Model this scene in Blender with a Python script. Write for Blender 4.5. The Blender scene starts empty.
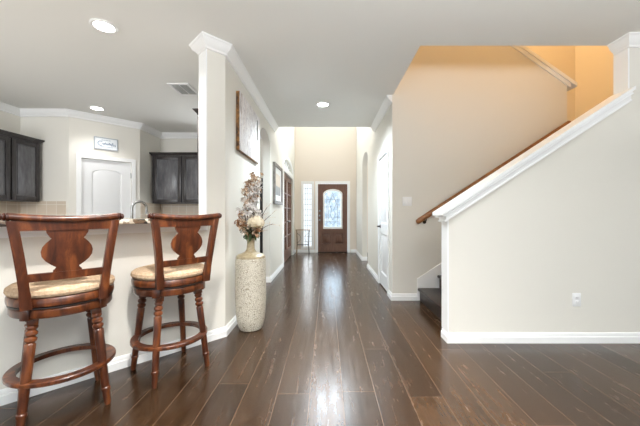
import bpy, bmesh, math, random
from mathutils import Vector, Matrix, Euler

random.seed(7)
sc = bpy.context.scene
COL = sc.collection
PI = math.pi
F_PX = 300.0

# ------------------------------------------------------------------ camera
cam_d = bpy.data.cameras.new('camera')
cam = bpy.data.objects.new('camera', cam_d)
COL.objects.link(cam)
cam.location = (0, 0, 1.157)
cam.rotation_euler = (PI / 2, 0, 0)
cam_d.sensor_fit = 'HORIZONTAL'
cam_d.sensor_width = 36.0
cam_d.lens = 36.0 * F_PX / 640.0
cam_d.shift_x = -(327 - 320) / 640.0
cam_d.shift_y = (213.5 - 213) / 640.0
cam_d.clip_start = 0.05
sc.camera = cam

# ------------------------------------------------------------------ colour management
sc.view_settings.view_transform = 'Standard'
sc.view_settings.look = 'None'
sc.view_settings.gamma = 1
sc.view_settings.use_curve_mapping = False
sc.view_settings.exposure = 0.28
sc.cycles.use_denoising = True
sc.cycles.max_bounces = 14
sc.cycles.diffuse_bounces = 9
sc.cycles.glossy_bounces = 5
sc.cycles.transparent_max_bounces = 12
sc.cycles.sample_clamp_indirect = 6.0

# ------------------------------------------------------------------ sky and daylight
W = bpy.data.worlds.new('sky')
sc.world = W
W.use_nodes = True
wbg = W.node_tree.nodes['Background']
wbg.inputs[0].default_value = (0.86, 0.93, 1.0, 1)
wbg.inputs[1].default_value = 1.2


def area(name, loc, rot, sx, sy, power, color=(1, 1, 1), spread=PI):
    d = bpy.data.lights.new(name, 'AREA')
    d.shape = 'RECTANGLE'
    d.size, d.size_y = sx, sy
    d.energy = power
    d.color = color
    d.spread = spread
    o = bpy.data.objects.new(name, d)
    COL.objects.link(o)
    o.location = loc
    o.rotation_euler = rot
    return o


# daylight through the living room windows behind, the high entry window and side rooms, plus added fill lights
area('daylight_living', (0.6, -4.3, 1.5), (PI / 2, 0, 0), 7.5, 2.3, 2, (0.97, 0.985, 1.0))
area('daylight_sidelight', (-0.575, 9.1, 1.1), (-PI / 2, 0, 0), 0.3, 1.9, 4.5, (0.95, 0.98, 1.0))
area('daylight_porch', (0.17, 9.12, 1.3), (-PI / 2, 0, 0), 0.6, 1.3, 13.0, (0.92, 0.97, 1.0))
area('daylight_entry', (0.1, 9.0, 4.55), (-PI / 2, 0, 0), 1.1, 0.9, 62, (0.80, 0.91, 1.0))
area('fill_ceiling_living', (0.7, -0.75, 1.7), (PI, 0, 0), 2.8, 1.4, 225, (0.97, 0.99, 1.0))  # added uplight behind the camera, brightens the ceiling
area('fill_side', (5.15, -1.6, 1.5), (0, PI / 2, 0), 2.0, 3.4, 5, (0.955, 0.99, 1.0))  # added fill from the right for the bar wall, no window there
area('daylight_dining', (3.3, 7.3, 1.5), (0, PI / 2, 0), 1.4, 1.4, 55, (0.94, 0.98, 1.0))
area('fill_kitchen_back', (-1.95, 5.9, 1.55), (-PI / 2, 0, 0), 0.8, 1.0, 25, (0.95, 0.98, 1.0))  # added kitchen fill, the wall behind it has no opening
area('fill_breakfast', (-4.0, -1.2, 1.6), (PI / 2, 0, 0), 1.2, 1.5, 24, (0.97, 0.985, 1.0), 1.6)  # added unseen fill aimed at the kitchen corner wall
area('fill_study', (-3.5, 7.4, 1.6), (0, -PI / 2, 0), 1.4, 1.4, 60, (0.95, 0.98, 1.0))  # added fill that lightens the french door panes
area('daylight_kitchen', (-4.6, 1.2, 1.6), (0, -PI / 2, 0), 1.2, 1.6, 12, (0.97, 0.98, 1.0))


def lamp(name, loc, power, color, radius=0.08, parent=None, kind='POINT'):
    d = bpy.data.lights.new(name, kind)
    d.energy = power
    d.color = color
    d.shadow_soft_size = radius
    o = bpy.data.objects.new(name, d)
    COL.objects.link(o)
    o.location = loc
    if parent:
        o.parent = parent
    return o


lamp('entry_chandelier_light', (0, 6.3, 3.35), 13, (1.0, 0.90, 0.84), 0.25)
lamp('upstairs_hall_light', (2.35, 4.4, 4.75), 50, (1.0, 0.68, 0.36), 0.15)


# ------------------------------------------------------------------ material helpers
def lin(r, g, b):
    def f(c):
        c /= 255.0
        return c / 12.92 if c <= 0.04045 else ((c + 0.055) / 1.055) ** 2.4
    return (f(r), f(g), f(b), 1)


def mat(name, rgb=(200, 200, 200), rough=0.5, spec=0.5, metal=0.0, emit=None, estr=0.0, coat=0.0):
    m = bpy.data.materials.new(name)
    m.use_nodes = True
    b = m.node_tree.nodes['Principled BSDF']
    b.inputs['Base Color'].default_value = lin(*rgb)
    b.inputs['Roughness'].default_value = rough
    b.inputs['Specular IOR Level'].default_value = spec
    b.inputs['Metallic'].default_value = metal
    b.inputs['Coat Weight'].default_value = coat
    if emit:
        b.inputs['Emission Color'].default_value = lin(*emit)
        b.inputs['Emission Strength'].default_value = estr
    return m


def N(m, t, **kw):
    n = m.node_tree.nodes.new(t)
    for k, v in kw.items():
        setattr(n, k, v)
    return n


def LK(m, a, b):
    m.node_tree.links.new(a, b)


def coords(m, scale=(1, 1, 1), rot=(0, 0, 0), loc=(0, 0, 0)):
    tc = N(m, 'ShaderNodeTexCoord')
    mp = N(m, 'ShaderNodeMapping')
    mp.inputs['Scale'].default_value = scale
    mp.inputs['Rotation'].default_value = rot
    mp.inputs['Location'].default_value = loc
    LK(m, tc.outputs['Object'], mp.inputs['Vector'])
    return mp.outputs['Vector']


def ramp(m, fac, stops):
    r = N(m, 'ShaderNodeValToRGB')
    el = r.color_ramp.elements
    while len(el) < len(stops):
        el.new(0.5)
    for e, (p, c) in zip(el, stops):
        e.position = p
        e.color = lin(*c) if len(c) == 3 else c
    LK(m, fac, r.inputs['Fac'])
    return r.outputs['Color']


def noise(m, vec, scale=5, detail=4, rough=0.55, dist=0.0):
    n = N(m, 'ShaderNodeTexNoise')
    n.inputs['Scale'].default_value = scale
    n.inputs['Detail'].default_value = detail
    n.inputs['Roughness'].default_value = rough
    n.inputs['Distortion'].default_value = dist
    LK(m, vec, n.inputs['Vector'])
    return n.outputs['Fac']


def bsdf(m):
    return m.node_tree.nodes['Principled BSDF']


def bump(m, h, strength=0.2, dist=0.01):
    b = N(m, 'ShaderNodeBump')
    b.inputs['Strength'].default_value = strength
    b.inputs['Distance'].default_value = dist
    LK(m, h, b.inputs['Height'])
    LK(m, b.outputs['Normal'], bsdf(m).inputs['Normal'])


def noisy(name, stops, scale, stretch=(1, 1, 1), rough=0.5, detail=4, bmp=0.0, spec=0.5, coat=0.0, dist=0.0, metal=0.0):
    m = mat(name, rough=rough, spec=spec, coat=coat, metal=metal)
    f = noise(m, coords(m, stretch), scale, detail, 0.6, dist)
    LK(m, ramp(m, f, stops), bsdf(m).inputs['Base Color'])
    if bmp:
        bump(m, f, bmp)
    return m


def paint(name, rgb, rough=0.75, b=0.04):
    m = mat(name, rgb, rough, 0.3)
    f = noise(m, coords(m), 90, 3)
    bump(m, f, b, 0.004)
    return m


M_WALL = paint('wall_paint', (228, 225, 217))
M_ENTRY = paint('warm_lit_entry_paint', (234, 223, 212))  # warm light on the entry wall put into its base colour
M_WARM = paint('upstairs_wall_paint', (228, 219, 204))
M_CEIL = paint('ceiling_paint', (240, 241, 238), 0.85, 0.08)
M_TRIM = mat('trim_white', (247, 248, 248), 0.35, 0.4)
M_DOORW = mat('door_white', (240, 241, 242), 0.35, 0.4)
M_PLATE = mat('plate_white', (244, 245, 246), 0.3)
M_CHERRY = noisy('cherry_wood', [(0.28, (40, 18, 10)), (0.5, (82, 41, 22)), (0.72, (132, 75, 39))], 4, (5, 5, 1.2), 0.28, 5, 0.02, 0.5, 0.25, 0.6)
M_CHERRYD = noisy('cherry_wood_dark', [(0.3, (44, 18, 10)), (0.7, (78, 34, 18))], 5, (4, 4, 1), 0.3, 4, 0.0, 0.5, 0.2)
M_SWIVEL = mat('dark_swivel', (38, 30, 28), 0.4)
M_SEAT = noisy('tan_seat_fabric', [(0.3, (168, 140, 112)), (0.7, (204, 180, 152))], 60, (1, 1, 1), 0.9, 4, 0.15, 0.2)
M_ESP = noisy('espresso_wood', [(0.25, (30, 27, 28)), (0.6, (54, 49, 50)), (0.85, (76, 71, 71))], 5, (6, 6, 1.5), 0.34, 6, 0.02, 0.5, 0.0)
M_DOORB = noisy('entry_door_wood', [(0.25, (88, 58, 43)), (0.75, (126, 88, 68))], 5, (8, 8, 1), 0.4, 4, 0.02)
M_STEP = noisy('dark_stair_wood', [(0.3, (28, 18, 12)), (0.7, (48, 32, 22))], 6, (8, 1.2, 8), 0.38, 4, 0.02)
M_RAILW = noisy('handrail_wood', [(0.3, (112, 68, 34)), (0.7, (160, 108, 62))], 6, (1, 8, 8), 0.3, 4)
M_BLACK = mat('black_metal', (24, 24, 25), 0.4)
M_CHROME = mat('brushed_nickel', (150, 151, 150), 0.25, metal=1.0)
M_BRONZE = mat('dark_bronze', (52, 44, 38), 0.4, metal=0.7)
M_LED = mat('lamp_lens', (255, 255, 255), 0.4, emit=(255, 252, 246), estr=14)
M_BRASS = noisy('antique_brown_metal', [(0.3, (132, 104, 72)), (0.7, (176, 148, 112))], 20, (1, 1, 1), 0.5)


def glass_mat(name, tint, rough=0.1, mixv=0.2):
    m = bpy.data.materials.new(name)
    m.use_nodes = True
    nt = m.node_tree
    nt.nodes.clear()
    out = nt.nodes.new('ShaderNodeOutputMaterial')
    tr = nt.nodes.new('ShaderNodeBsdfTransparent')
    gl = nt.nodes.new('ShaderNodeBsdfGlossy')
    mx = nt.nodes.new('ShaderNodeMixShader')
    gl.inputs['Roughness'].default_value = rough
    tr.inputs['Color'].default_value = tint
    mx.inputs[0].default_value = mixv
    nt.links.new(tr.outputs[0], mx.inputs[1])
    nt.links.new(gl.outputs[0], mx.inputs[2])
    nt.links.new(mx.outputs[0], out.inputs[0])
    return m, tr, nt


M_SIDEG, _, _ = glass_mat('frosted_sidelight_glass', (0.97, 0.98, 0.98, 1), 0.3, 0.05)
M_GLASS, _, _ = glass_mat('clear_glass', (0.9, 0.93, 0.95, 1), 0.05, 0.12)
M_LEAD, _tr, _nt = glass_mat('textured_door_glass', (0.8, 0.88, 0.95, 1), 0.2, 0.1)
_vo = _nt.nodes.new('ShaderNodeTexNoise')
_vo.inputs['Scale'].default_value = 9
_tc = _nt.nodes.new('ShaderNodeTexCoord')
_cr = _nt.nodes.new('ShaderNodeValToRGB')
_cr.color_ramp.elements[0].position = 0.35
_cr.color_ramp.elements[0].color = lin(214, 226, 236)
_cr.color_ramp.elements[1].position = 0.65
_cr.color_ramp.elements[1].color = lin(240, 246, 250)
_nt.links.new(_tc.outputs['Object'], _vo.inputs['Vector'])
_nt.links.new(_vo.outputs['Fac'], _cr.inputs['Fac'])
_nt.links.new(_cr.outputs['Color'], _tr.inputs['Color'])

# floor planks
M_FLOOR = mat('dark_plank_floor', rough=0.3, spec=0.6)


def math_node(m, op, a_, b_=None):
    n = N(m, 'ShaderNodeMath', operation=op)
    for i_, q_ in enumerate((a_, b_)):
        if q_ is None:
            continue
        if isinstance(q_, (int, float)):
            n.inputs[i_].default_value = q_
        else:
            LK(m, q_, n.inputs[i_])
    return n.outputs[0]


tcf = N(M_FLOOR, 'ShaderNodeTexCoord')
sxf = N(M_FLOOR, 'ShaderNodeSeparateXYZ')
LK(M_FLOOR, tcf.outputs['Object'], sxf.inputs[0])
across = math_node(M_FLOOR, 'ADD', sxf.outputs[0], 21.11)
row = math_node(M_FLOOR, 'FLOOR', math_node(M_FLOOR, 'DIVIDE', across, 0.21))
wn = N(M_FLOOR, 'ShaderNodeTexWhiteNoise', noise_dimensions='1D')
LK(M_FLOOR, row, wn.inputs['W'])
along = math_node(M_FLOOR, 'ADD', sxf.outputs[1], math_node(M_FLOOR, 'MULTIPLY', wn.outputs['Value'], 2.1))
cbf = N(M_FLOOR, 'ShaderNodeCombineXYZ')
LK(M_FLOOR, along, cbf.inputs[0])
LK(M_FLOOR, across, cbf.inputs[1])
br = N(M_FLOOR, 'ShaderNodeTexBrick')
br.offset = 0.0
br.inputs['Scale'].default_value = 1.0
br.inputs['Brick Width'].default_value = 2.1
br.inputs['Row Height'].default_value = 0.21
br.inputs['Mortar Size'].default_value = 0.0018
br.inputs['Mortar Smooth'].default_value = 0.3
br.inputs['Color1'].default_value = (0, 0, 0, 1)
br.inputs['Color2'].default_value = (1, 1, 1, 1)
br.inputs['Mortar'].default_value = (0.5, 0.5, 0.5, 1)
LK(M_FLOOR, cbf.outputs[0], br.inputs['Vector'])
plank = ramp(M_FLOOR, br.outputs['Color'], [(0.0, (43, 28, 15)), (0.5, (56, 38, 22)), (1.0, (70, 49, 30))])
grain = noise(M_FLOOR, coords(M_FLOOR, (15, 0.45, 1)), 1.6, 6, 0.62, 0.3)
blot = noise(M_FLOOR, coords(M_FLOOR, (5, 1.8, 1)), 2.6, 8, 0.75, 0.2)
mixg = N(M_FLOOR, 'ShaderNodeMix', data_type='RGBA', blend_type='OVERLAY')
mixg.inputs[0].default_value = 0.7
LK(M_FLOOR, plank, mixg.inputs[6])
LK(M_FLOOR, ramp(M_FLOOR, grain, [(0.25, (140, 136, 134)), (0.75, (226, 224, 222))]), mixg.inputs[7])
mixb = N(M_FLOOR, 'ShaderNodeMix', data_type='RGBA', blend_type='OVERLAY')
mixb.inputs[0].default_value = 0.7
LK(M_FLOOR, mixg.outputs[2], mixb.inputs[6])
LK(M_FLOOR, ramp(M_FLOOR, blot, [(0.28, (128, 124, 122)), (0.72, (236, 235, 234))]), mixb.inputs[7])
mixm = N(M_FLOOR, 'ShaderNodeMix', data_type='RGBA')
LK(M_FLOOR, br.outputs['Fac'], mixm.inputs[0])
worn_sheen_noise = noise(M_FLOOR, coords(M_FLOOR, (9, 0.5, 1)), 2.4, 9, 0.72, 0.6)  # pale streaks: some wear, mostly floor sheen put into the colour
worn_sheen = N(M_FLOOR, 'ShaderNodeMapRange')
worn_sheen.inputs['From Min'].default_value = 0.52
worn_sheen.inputs['From Max'].default_value = 0.72
worn_sheen.inputs['To Max'].default_value = 0.26
LK(M_FLOOR, worn_sheen_noise, worn_sheen.inputs['Value'])
mix_worn_sheen = N(M_FLOOR, 'ShaderNodeMix', data_type='RGBA')
LK(M_FLOOR, worn_sheen.outputs['Result'], mix_worn_sheen.inputs[0])
LK(M_FLOOR, mixb.outputs[2], mix_worn_sheen.inputs[6])
mix_worn_sheen.inputs[7].default_value = lin(104, 86, 72)
LK(M_FLOOR, mix_worn_sheen.outputs[2], mixm.inputs[6])
mixm.inputs[7].default_value = lin(112, 90, 71)  # tan seams: light caught on plank bevels put into the colour
LK(M_FLOOR, mixm.outputs[2], bsdf(M_FLOOR).inputs['Base Color'])
rr = N(M_FLOOR, 'ShaderNodeMapRange')
rr.inputs['From Min'].default_value = 0.3
rr.inputs['From Max'].default_value = 0.7
rr.inputs['To Min'].default_value = 0.13
rr.inputs['To Max'].default_value = 0.33
LK(M_FLOOR, math_node(M_FLOOR, 'MULTIPLY', math_node(M_FLOOR, 'ADD', grain, blot), 0.5), rr.inputs['Value'])
LK(M_FLOOR, rr.outputs['Result'], bsdf(M_FLOOR).inputs['Roughness'])
hgt = math_node(M_FLOOR, 'SUBTRACT', math_node(M_FLOOR, 'MULTIPLY', blot, 0.12), br.outputs['Fac'])
bump(M_FLOOR, hgt, 0.12, 0.004)

# granite
M_GRAN = mat('speckled_granite', rough=0.2)
vg = coords(M_GRAN)
vor = N(M_GRAN, 'ShaderNodeTexVoronoi')
vor.inputs['Scale'].default_value = 38
LK(M_GRAN, vg, vor.inputs['Vector'])
sepc = N(M_GRAN, 'ShaderNodeSeparateColor')
LK(M_GRAN, vor.outputs['Color'], sepc.inputs[0])
LK(M_GRAN, ramp(M_GRAN, sepc.outputs[0], [(0.0, (38, 33, 30)), (0.35, (112, 92, 74)), (0.6, (176, 160, 138)), (1.0, (220, 212, 198))]), bsdf(M_GRAN).inputs['Base Color'])

# vase: cream crackle
M_VASE = mat('cream_crackle_ceramic', rough=0.35)
vv = coords(M_VASE)
vr = N(M_VASE, 'ShaderNodeTexVoronoi', feature='DISTANCE_TO_EDGE')
vr.inputs['Scale'].default_value = 60
LK(M_VASE, vv, vr.inputs['Vector'])
nz = noise(M_VASE, vv, 26, 5, 0.7, 0.5)
mm = N(M_VASE, 'ShaderNodeMath', operation='MULTIPLY')
mm.inputs[1].default_value = 4.0
LK(M_VASE, vr.outputs['Distance'], mm.inputs[0])
ad = N(M_VASE, 'ShaderNodeMath', operation='ADD')
LK(M_VASE, mm.outputs[0], ad.inputs[0])
LK(M_VASE, nz, ad.inputs[1])
LK(M_VASE, ramp(M_VASE, ad.outputs[0], [(0.45, (116, 106, 88)), (0.66, (176, 167, 148)), (0.95, (210, 204, 190))]), bsdf(M_VASE).inputs['Base Color'])
bump(M_VASE, ad.outputs[0], 0.4, 0.004)
M_VASEN = noisy('gold_cream_glaze', [(0.3, (142, 126, 96)), (0.7, (186, 172, 142))], 30, (1, 1, 1), 0.3)

# tile
M_TILE = mat('beige_tile', rough=0.4)
vt = coords(M_TILE, (1, 1, 1))
bt = N(M_TILE, 'ShaderNodeTexBrick')
bt.inputs['Scale'].default_value = 1
bt.inputs['Brick Width'].default_value = 0.15
bt.inputs['Row Height'].default_value = 0.15
bt.inputs['Mortar Size'].default_value = 0.004
bt.offset = 0.0
bt.inputs['Color1'].default_value = lin(214, 200, 182)
bt.inputs['Color2'].default_value = lin(204, 190, 172)
bt.inputs['Mortar'].default_value = lin(226, 220, 210)
sxt = N(M_TILE, 'ShaderNodeSeparateXYZ')
LK(M_TILE, vt, sxt.inputs[0])
cbt = N(M_TILE, 'ShaderNodeCombineXYZ')
LK(M_TILE, math_node(M_TILE, 'ADD', sxt.outputs[0], sxt.outputs[1]), cbt.inputs[0])
LK(M_TILE, math_node(M_TILE, 'ADD', sxt.outputs[2], 0.055), cbt.inputs[1])
LK(M_TILE, cbt.outputs[0], bt.inputs['Vector'])
LK(M_TILE, bt.outputs['Color'], bsdf(M_TILE).inputs['Base Color'])

# abstract canvas: long pale feathery strokes
M_ART = mat('abstract_canvas', rough=0.8)
va = coords(M_ART, (1, 3.2, 0.6), (0.45, 0, 0))
na = noise(M_ART, va, 3.6, 6, 0.6, 2.2)
LK(M_ART, ramp(M_ART, na, [(0.3, (112, 84, 70)), (0.37, (214, 206, 204)), (0.46, (244, 243, 242)), (0.52, (178, 168, 172)), (0.56, (242, 240, 238)), (0.65, (226, 218, 212)), (0.7, (140, 100, 78)), (0.76, (232, 226, 222))]), bsdf(M_ART).inputs['Base Color'])
M_ARTE = mat('canvas_edge', rough=0.6)
ve = coords(M_ARTE, (1, 1, 1))
ne = noise(M_ARTE, ve, 14, 4, 0.7)
LK(M_ARTE, ramp(M_ARTE, ne, [(0.35, (30, 24, 22)), (0.5, (120, 84, 44)), (0.62, (170, 122, 66)), (0.75, (50, 36, 28))]), bsdf(M_ARTE).inputs['Base Color'])


# ------------------------------------------------------------------ geometry helpers
def tag(o, label=None, cat=None, group=None, kind=None):
    if label:
        o['label'] = label
    if cat:
        o['category'] = cat
    if group:
        o['group'] = group
    if kind:
        o['kind'] = kind
    return o


def empty(name, loc, rz=0.0, **kw):
    o = bpy.data.objects.new(name, None)
    o.empty_display_size = 0.1
    COL.objects.link(o)
    o.location = loc
    o.rotation_euler = (0, 0, rz)
    return tag(o, **kw)


def link(name, me, m, parent=None, smooth=True, angle=35, **kw):
    if m is not None and len(me.materials) == 0:
        me.materials.append(m)
    if smooth:
        me.shade_smooth()
        me.set_sharp_from_angle(angle=math.radians(angle))
    o = bpy.data.objects.new(name, me)
    COL.objects.link(o)
    if parent:
        o.parent = parent
    return tag(o, **kw)


def obj(name, bm, m, parent=None, smooth=True, angle=35, loc=None, rot=None, **kw):
    bmesh.ops.recalc_face_normals(bm, faces=bm.faces)
    me = bpy.data.meshes.new(name)
    bm.to_mesh(me)
    bm.free()
    o = link(name, me, m, parent, smooth, angle, **kw)
    if loc is not None:
        o.location = loc
    if rot is not None:
        o.rotation_euler = rot
    return o


def B():
    return bmesh.new()


def box(bm, x0, x1, y0, y1, z0, z1, bev=0.0, mtx=None, seg=2):
    r = bmesh.ops.create_cube(bm, size=1.0)
    vs = r['verts']
    for q in vs:
        q.co = Vector(((x0 + x1) / 2 + q.co.x * (x1 - x0), (y0 + y1) / 2 + q.co.y * (y1 - y0), (z0 + z1) / 2 + q.co.z * (z1 - z0)))
    if bev:
        es = list({e for q in vs for e in q.link_edges})
        r2 = bmesh.ops.bevel(bm, geom=es, offset=bev, segments=seg, affect='EDGES', profile=0.5)
        vs = list({q for f in r2['faces'] for q in f.verts} | {q for q in vs if q.is_valid})
    if mtx:
        bmesh.ops.transform(bm, matrix=mtx, verts=vs)
    return bm


def lathe(bm, prof, seg=24, c=(0, 0, 0), mtx=None, caps=True):
    rings = []
    vs = []
    for r, z in prof:
        ring = []
        for i in range(seg):
            a = 2 * PI * i / seg
            p = Vector((c[0] + max(r, 1e-5) * math.cos(a), c[1] + max(r, 1e-5) * math.sin(a), c[2] + z))
            ring.append(bm.verts.new(p))
        rings.append(ring)
        vs += ring
    for a, b in zip(rings, rings[1:]):
        for i in range(seg):
            j = (i + 1) % seg
            bm.faces.new((a[i], a[j], b[j], b[i]))
    if caps:
        bm.faces.new(list(reversed(rings[0])))
        bm.faces.new(rings[-1])
    if mtx:
        bmesh.ops.transform(bm, matrix=mtx, verts=vs)
    return bm


def tube(bm, pts, rad, seg=8):
    pts = [Vector(p) for p in pts]
    rads = rad if isinstance(rad, (list, tuple)) else [rad] * len(pts)
    rings = []
    up = None
    for i, p in enumerate(pts):
        t = (pts[min(i + 1, len(pts) - 1)] - pts[max(i - 1, 0)]).normalized()
        if up is None:
            up = Vector((0, 0, 1)) if abs(t.z) < 0.9 else Vector((1, 0, 0))
        s = t.cross(up)
        if s.length < 1e-4:
            s = t.cross(Vector((0, 1, 0)))
        s.normalize()
        up = s.cross(t).normalized()
        ring = [bm.verts.new(p + (s * math.cos(2 * PI * k / seg) + up * math.sin(2 * PI * k / seg)) * rads[i]) for k in range(seg)]
        rings.append(ring)
    for a, b in zip(rings, rings[1:]):
        for i in range(seg):
            j = (i + 1) % seg
            bm.faces.new((a[i], a[j], b[j], b[i]))
    bm.faces.new(list(reversed(rings[0])))
    bm.faces.new(rings[-1])
    return bm


def sweep(bm, path, prof, side=1, closed=False):
    """moulding: profile (offset, z) carried along a plan polyline with mitred corners"""
    P = [Vector((p[0], p[1])) for p in path]
    n = len(P)
    nor = []
    segs = n if closed else n - 1
    for i in range(segs):
        d = (P[(i + 1) % n] - P[i]).normalized()
        nor.append(Vector((-d.y, d.x)) * side)
    rings = []
    for i in range(n):
        if closed:
            a, b = nor[i - 1], nor[i]
        else:
            a, b = nor[max(i - 1, 0)], nor[min(i, segs - 1)]
        m = (a + b) / (1 + a.dot(b))
        rings.append([bm.verts.new((P[i].x + m.x * o, P[i].y + m.y * o, z)) for o, z in prof])
    k = len(prof)
    for i in range(n if closed else n - 1):
        a, b = rings[i], rings[(i + 1) % n]
        for j in range(k):
            jj = (j + 1) % k
            bm.faces.new((a[j], a[jj], b[jj], b[j]))
    if not closed:
        bm.faces.new(rings[0])
        bm.faces.new(list(reversed(rings[-1])))
    return bm


def plate_mesh(name, outer, holes, t, bevel=0.0):
    """flat polygon with holes, in XY, extruded to z 0..t"""
    cd = bpy.data.curves.new(name, 'CURVE')
    cd.dimensions = '2D'
    cd.fill_mode = 'BOTH'
    cd.extrude = max(t / 2 - bevel, 0.0001)
    if bevel:
        cd.bevel_depth = bevel
        cd.bevel_resolution = 2
        cd.offset = -bevel
    for loop in [outer] + list(holes):
        sp = cd.splines.new('POLY')
        sp.points.add(len(loop) - 1)
        for q, p in zip(sp.points, loop):
            q.co = (p[0], p[1], 0, 1)
        sp.use_cyclic_u = True
    o = bpy.data.objects.new('tmp_plate', cd)
    COL.objects.link(o)
    dg = bpy.context.evaluated_depsgraph_get()
    me = bpy.data.meshes.new_from_object(o.evaluated_get(dg))
    bpy.data.objects.remove(o)
    bpy.data.curves.remove(cd)
    me.name = name
    me.materials.clear()
    me.transform(Matrix.Translation((0, 0, t / 2)))
    return me


def frame_m(origin, u):
    """local x -> u (plan), local y -> world up, local z -> u x up"""
    u = Vector((u[0], u[1], 0)).normalized()
    v = Vector((0, 0, 1))
    n = u.cross(v)
    m = Matrix.Identity(4)
    for i in range(3):
        m[i][0], m[i][1], m[i][2], m[i][3] = u[i], v[i], n[i], origin[i]
    return m


def panel(name, outer, holes, t, origin, u, m, parent=None, bevel=0.0, **kw):
    me = plate_mesh(name, outer, holes, t, bevel)
    me.transform(frame_m(origin, u))
    return link(name, me, m, parent, True, 30, **kw)


def rect(a, b, c, d):
    return [(a, c), (b, c), (b, d), (a, d)]


def arch_pts(a, b, z0, zs, za, n=14):
    """opening a..b from z0, springing at zs, crown at za"""
    pts = [(a, z0), (b, z0)]
    c, r = (a + b) / 2, (b - a) / 2
    for i in range(n + 1):
        t = PI * i / n
        pts.append((c + r * math.cos(t), zs + (za - zs) * math.sin(t)))
    return pts


ST = 'structure'
H = 2.74          # ceiling of the living room, kitchen and hall
XL, XR = -0.96, 0.87   # faces of the hall walls
YF = 8.9          # face of the entry wall
YH = 5.49         # where the hall ceiling stops and the tall entry begins
HF = 5.3
S2 = math.sqrt(0.5)

# ------------------------------------------------------------------ floor and ceilings
bm = B()
box(bm, -5.2, 5.3, -4.6, 9.1, -0.1, 0)
obj('floor', bm, M_FLOOR, label='dark brown wide plank wood floor running down the hall', cat='floor', kind=ST)

outer = [(-5.2, -4.6), (5.3, -4.6), (5.3, 5.2), (4.32, 5.2), (4.32, 2.83), (0.88, 2.83), (0.88, YH), (-1.02, YH), (-1.02, 6.06), (-5.2, 6.06)]
me = plate_mesh('ceiling', outer, [], 0.3)
me.transform(Matrix.Translation((0, 0, H)))
link('ceiling', me, M_CEIL, label='pale grey flat ceiling over kitchen and hall', cat='ceiling', kind=ST)
bm = B()
box(bm, -3.7, 3.7, YH - 0.12, 9.1, HF, HF + 0.1)
obj('ceiling_entry', bm, M_CEIL, label='high ceiling above the tall entry', cat='ceiling', kind=ST)
bm = B()
box(bm, 0.7, 4.4, 2.7, 5.3, HF - 0.05, HF + 0.05)
obj('ceiling_stairwell', bm, M_CEIL, label='ceiling above the stairwell', cat='ceiling', kind=ST)

# ------------------------------------------------------------------ hall walls
T = 0.12
ARCH_L = (4.29, 5.05)
FD = (6.55, 8.35)      # french doors
outer = [(2.83, 0), (ARCH_L[0], 0)]
ar = arch_pts(ARCH_L[0], ARCH_L[1], 0, 2.28, 2.46)
outer += list(reversed(ar[2:]))
outer += [(ARCH_L[1], 0), (FD[0], 0), (FD[0], 2.1), (FD[1], 2.1), (FD[1], 0), (YF, 0), (YF, HF), (YH, HF), (YH, H), (2.83, H)]
TR = arch_pts(FD[0] + 0.03, FD[1] - 0.03, 2.22, 2.235, 2.45, 20)
panel('wall_left', outer, [TR], T, (XL - T, 0, 0), (0, 1), M_WALL, label='long white hall wall on the left with an arched doorway', cat='wall', kind=ST)

CD = (4.27, 4.97)      # closet door
ARCH_R = (6.40, 7.38)
outer = [(4.0, 0), (CD[0], 0), (CD[0], 2.04), (CD[1], 2.04), (CD[1], 0), (ARCH_R[0], 0)]
outer += list(reversed(arch_pts(ARCH_R[0], ARCH_R[1], 0, 2.3, 2.56)[2:]))
outer += [(ARCH_R[1], 0), (YF, 0), (YF, HF), (YH, HF), (YH, H), (4.0, H)]
panel('wall_right', outer, [], T, (XR, 0, 0), (0, 1), M_WALL, label='white hall wall on the right with a closet door and tall arch', cat='wall', kind=ST)

DX = (-0.276, 0.608)
SX = (-0.715, -0.436)
outer = [(-3.7, 0), (DX[0] - 0.02, 0), (DX[0] - 0.02, 2.05), (DX[1] + 0.02, 2.05), (DX[1] + 0.02, 0), (3.7, 0), (3.7, HF), (-3.7, HF)]
panel('wall_front', outer, [rect(SX[0], SX[1], 0.16, 2.06), rect(-0.55, 0.75, 4.0, 5.1)], T, (0, YF + T, 0), (1, 0), M_ENTRY,
      label='tall beige entry wall around the front door', cat='wall', kind=ST)
bm = B()
box(bm, -1.08, 0.99, YH - 0.12, YH, H + 0.3, HF)
obj('wall_entry', bm, M_WALL, label='upper wall above the end of the hall ceiling', cat='wall', kind=ST)

# ------------------------------------------------------------------ bar half wall with its full-height end
C0 = (XL, 2.83)
UB = (-S2, -S2)
COLW = 0.174
TB = 0.155
BARZ = 1.083
panel('wall_bar', [(0, 0), (5.0, 0), (5.0, BARZ), (COLW, BARZ), (COLW, H), (0, H)], [], TB, (C0[0], C0[1], 0), UB, M_WALL,
      label='angled beige half wall of the breakfast bar ending in a column', cat='wall', kind=ST)


def bar_pt(u, w, z=0.0):
    """u along the bar to the left, w from its face towards the stools"""
    return Vector((C0[0] - S2 * u + S2 * w, C0[1] - S2 * u - S2 * w, z))


# ------------------------------------------------------------------ kitchen walls
KX = -4.7
PL = (-3.96, 4.6)
PR = (-3.30, 5.29)
KY = 5.94


def wallbox(name, x0, x1, y0, y1, z0, z1, m, label):
    b_ = B()
    box(b_, x0, x1, y0, y1, z0, z1)
    return obj(name, b_, m, label=label, cat='wall', kind=ST)


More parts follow.
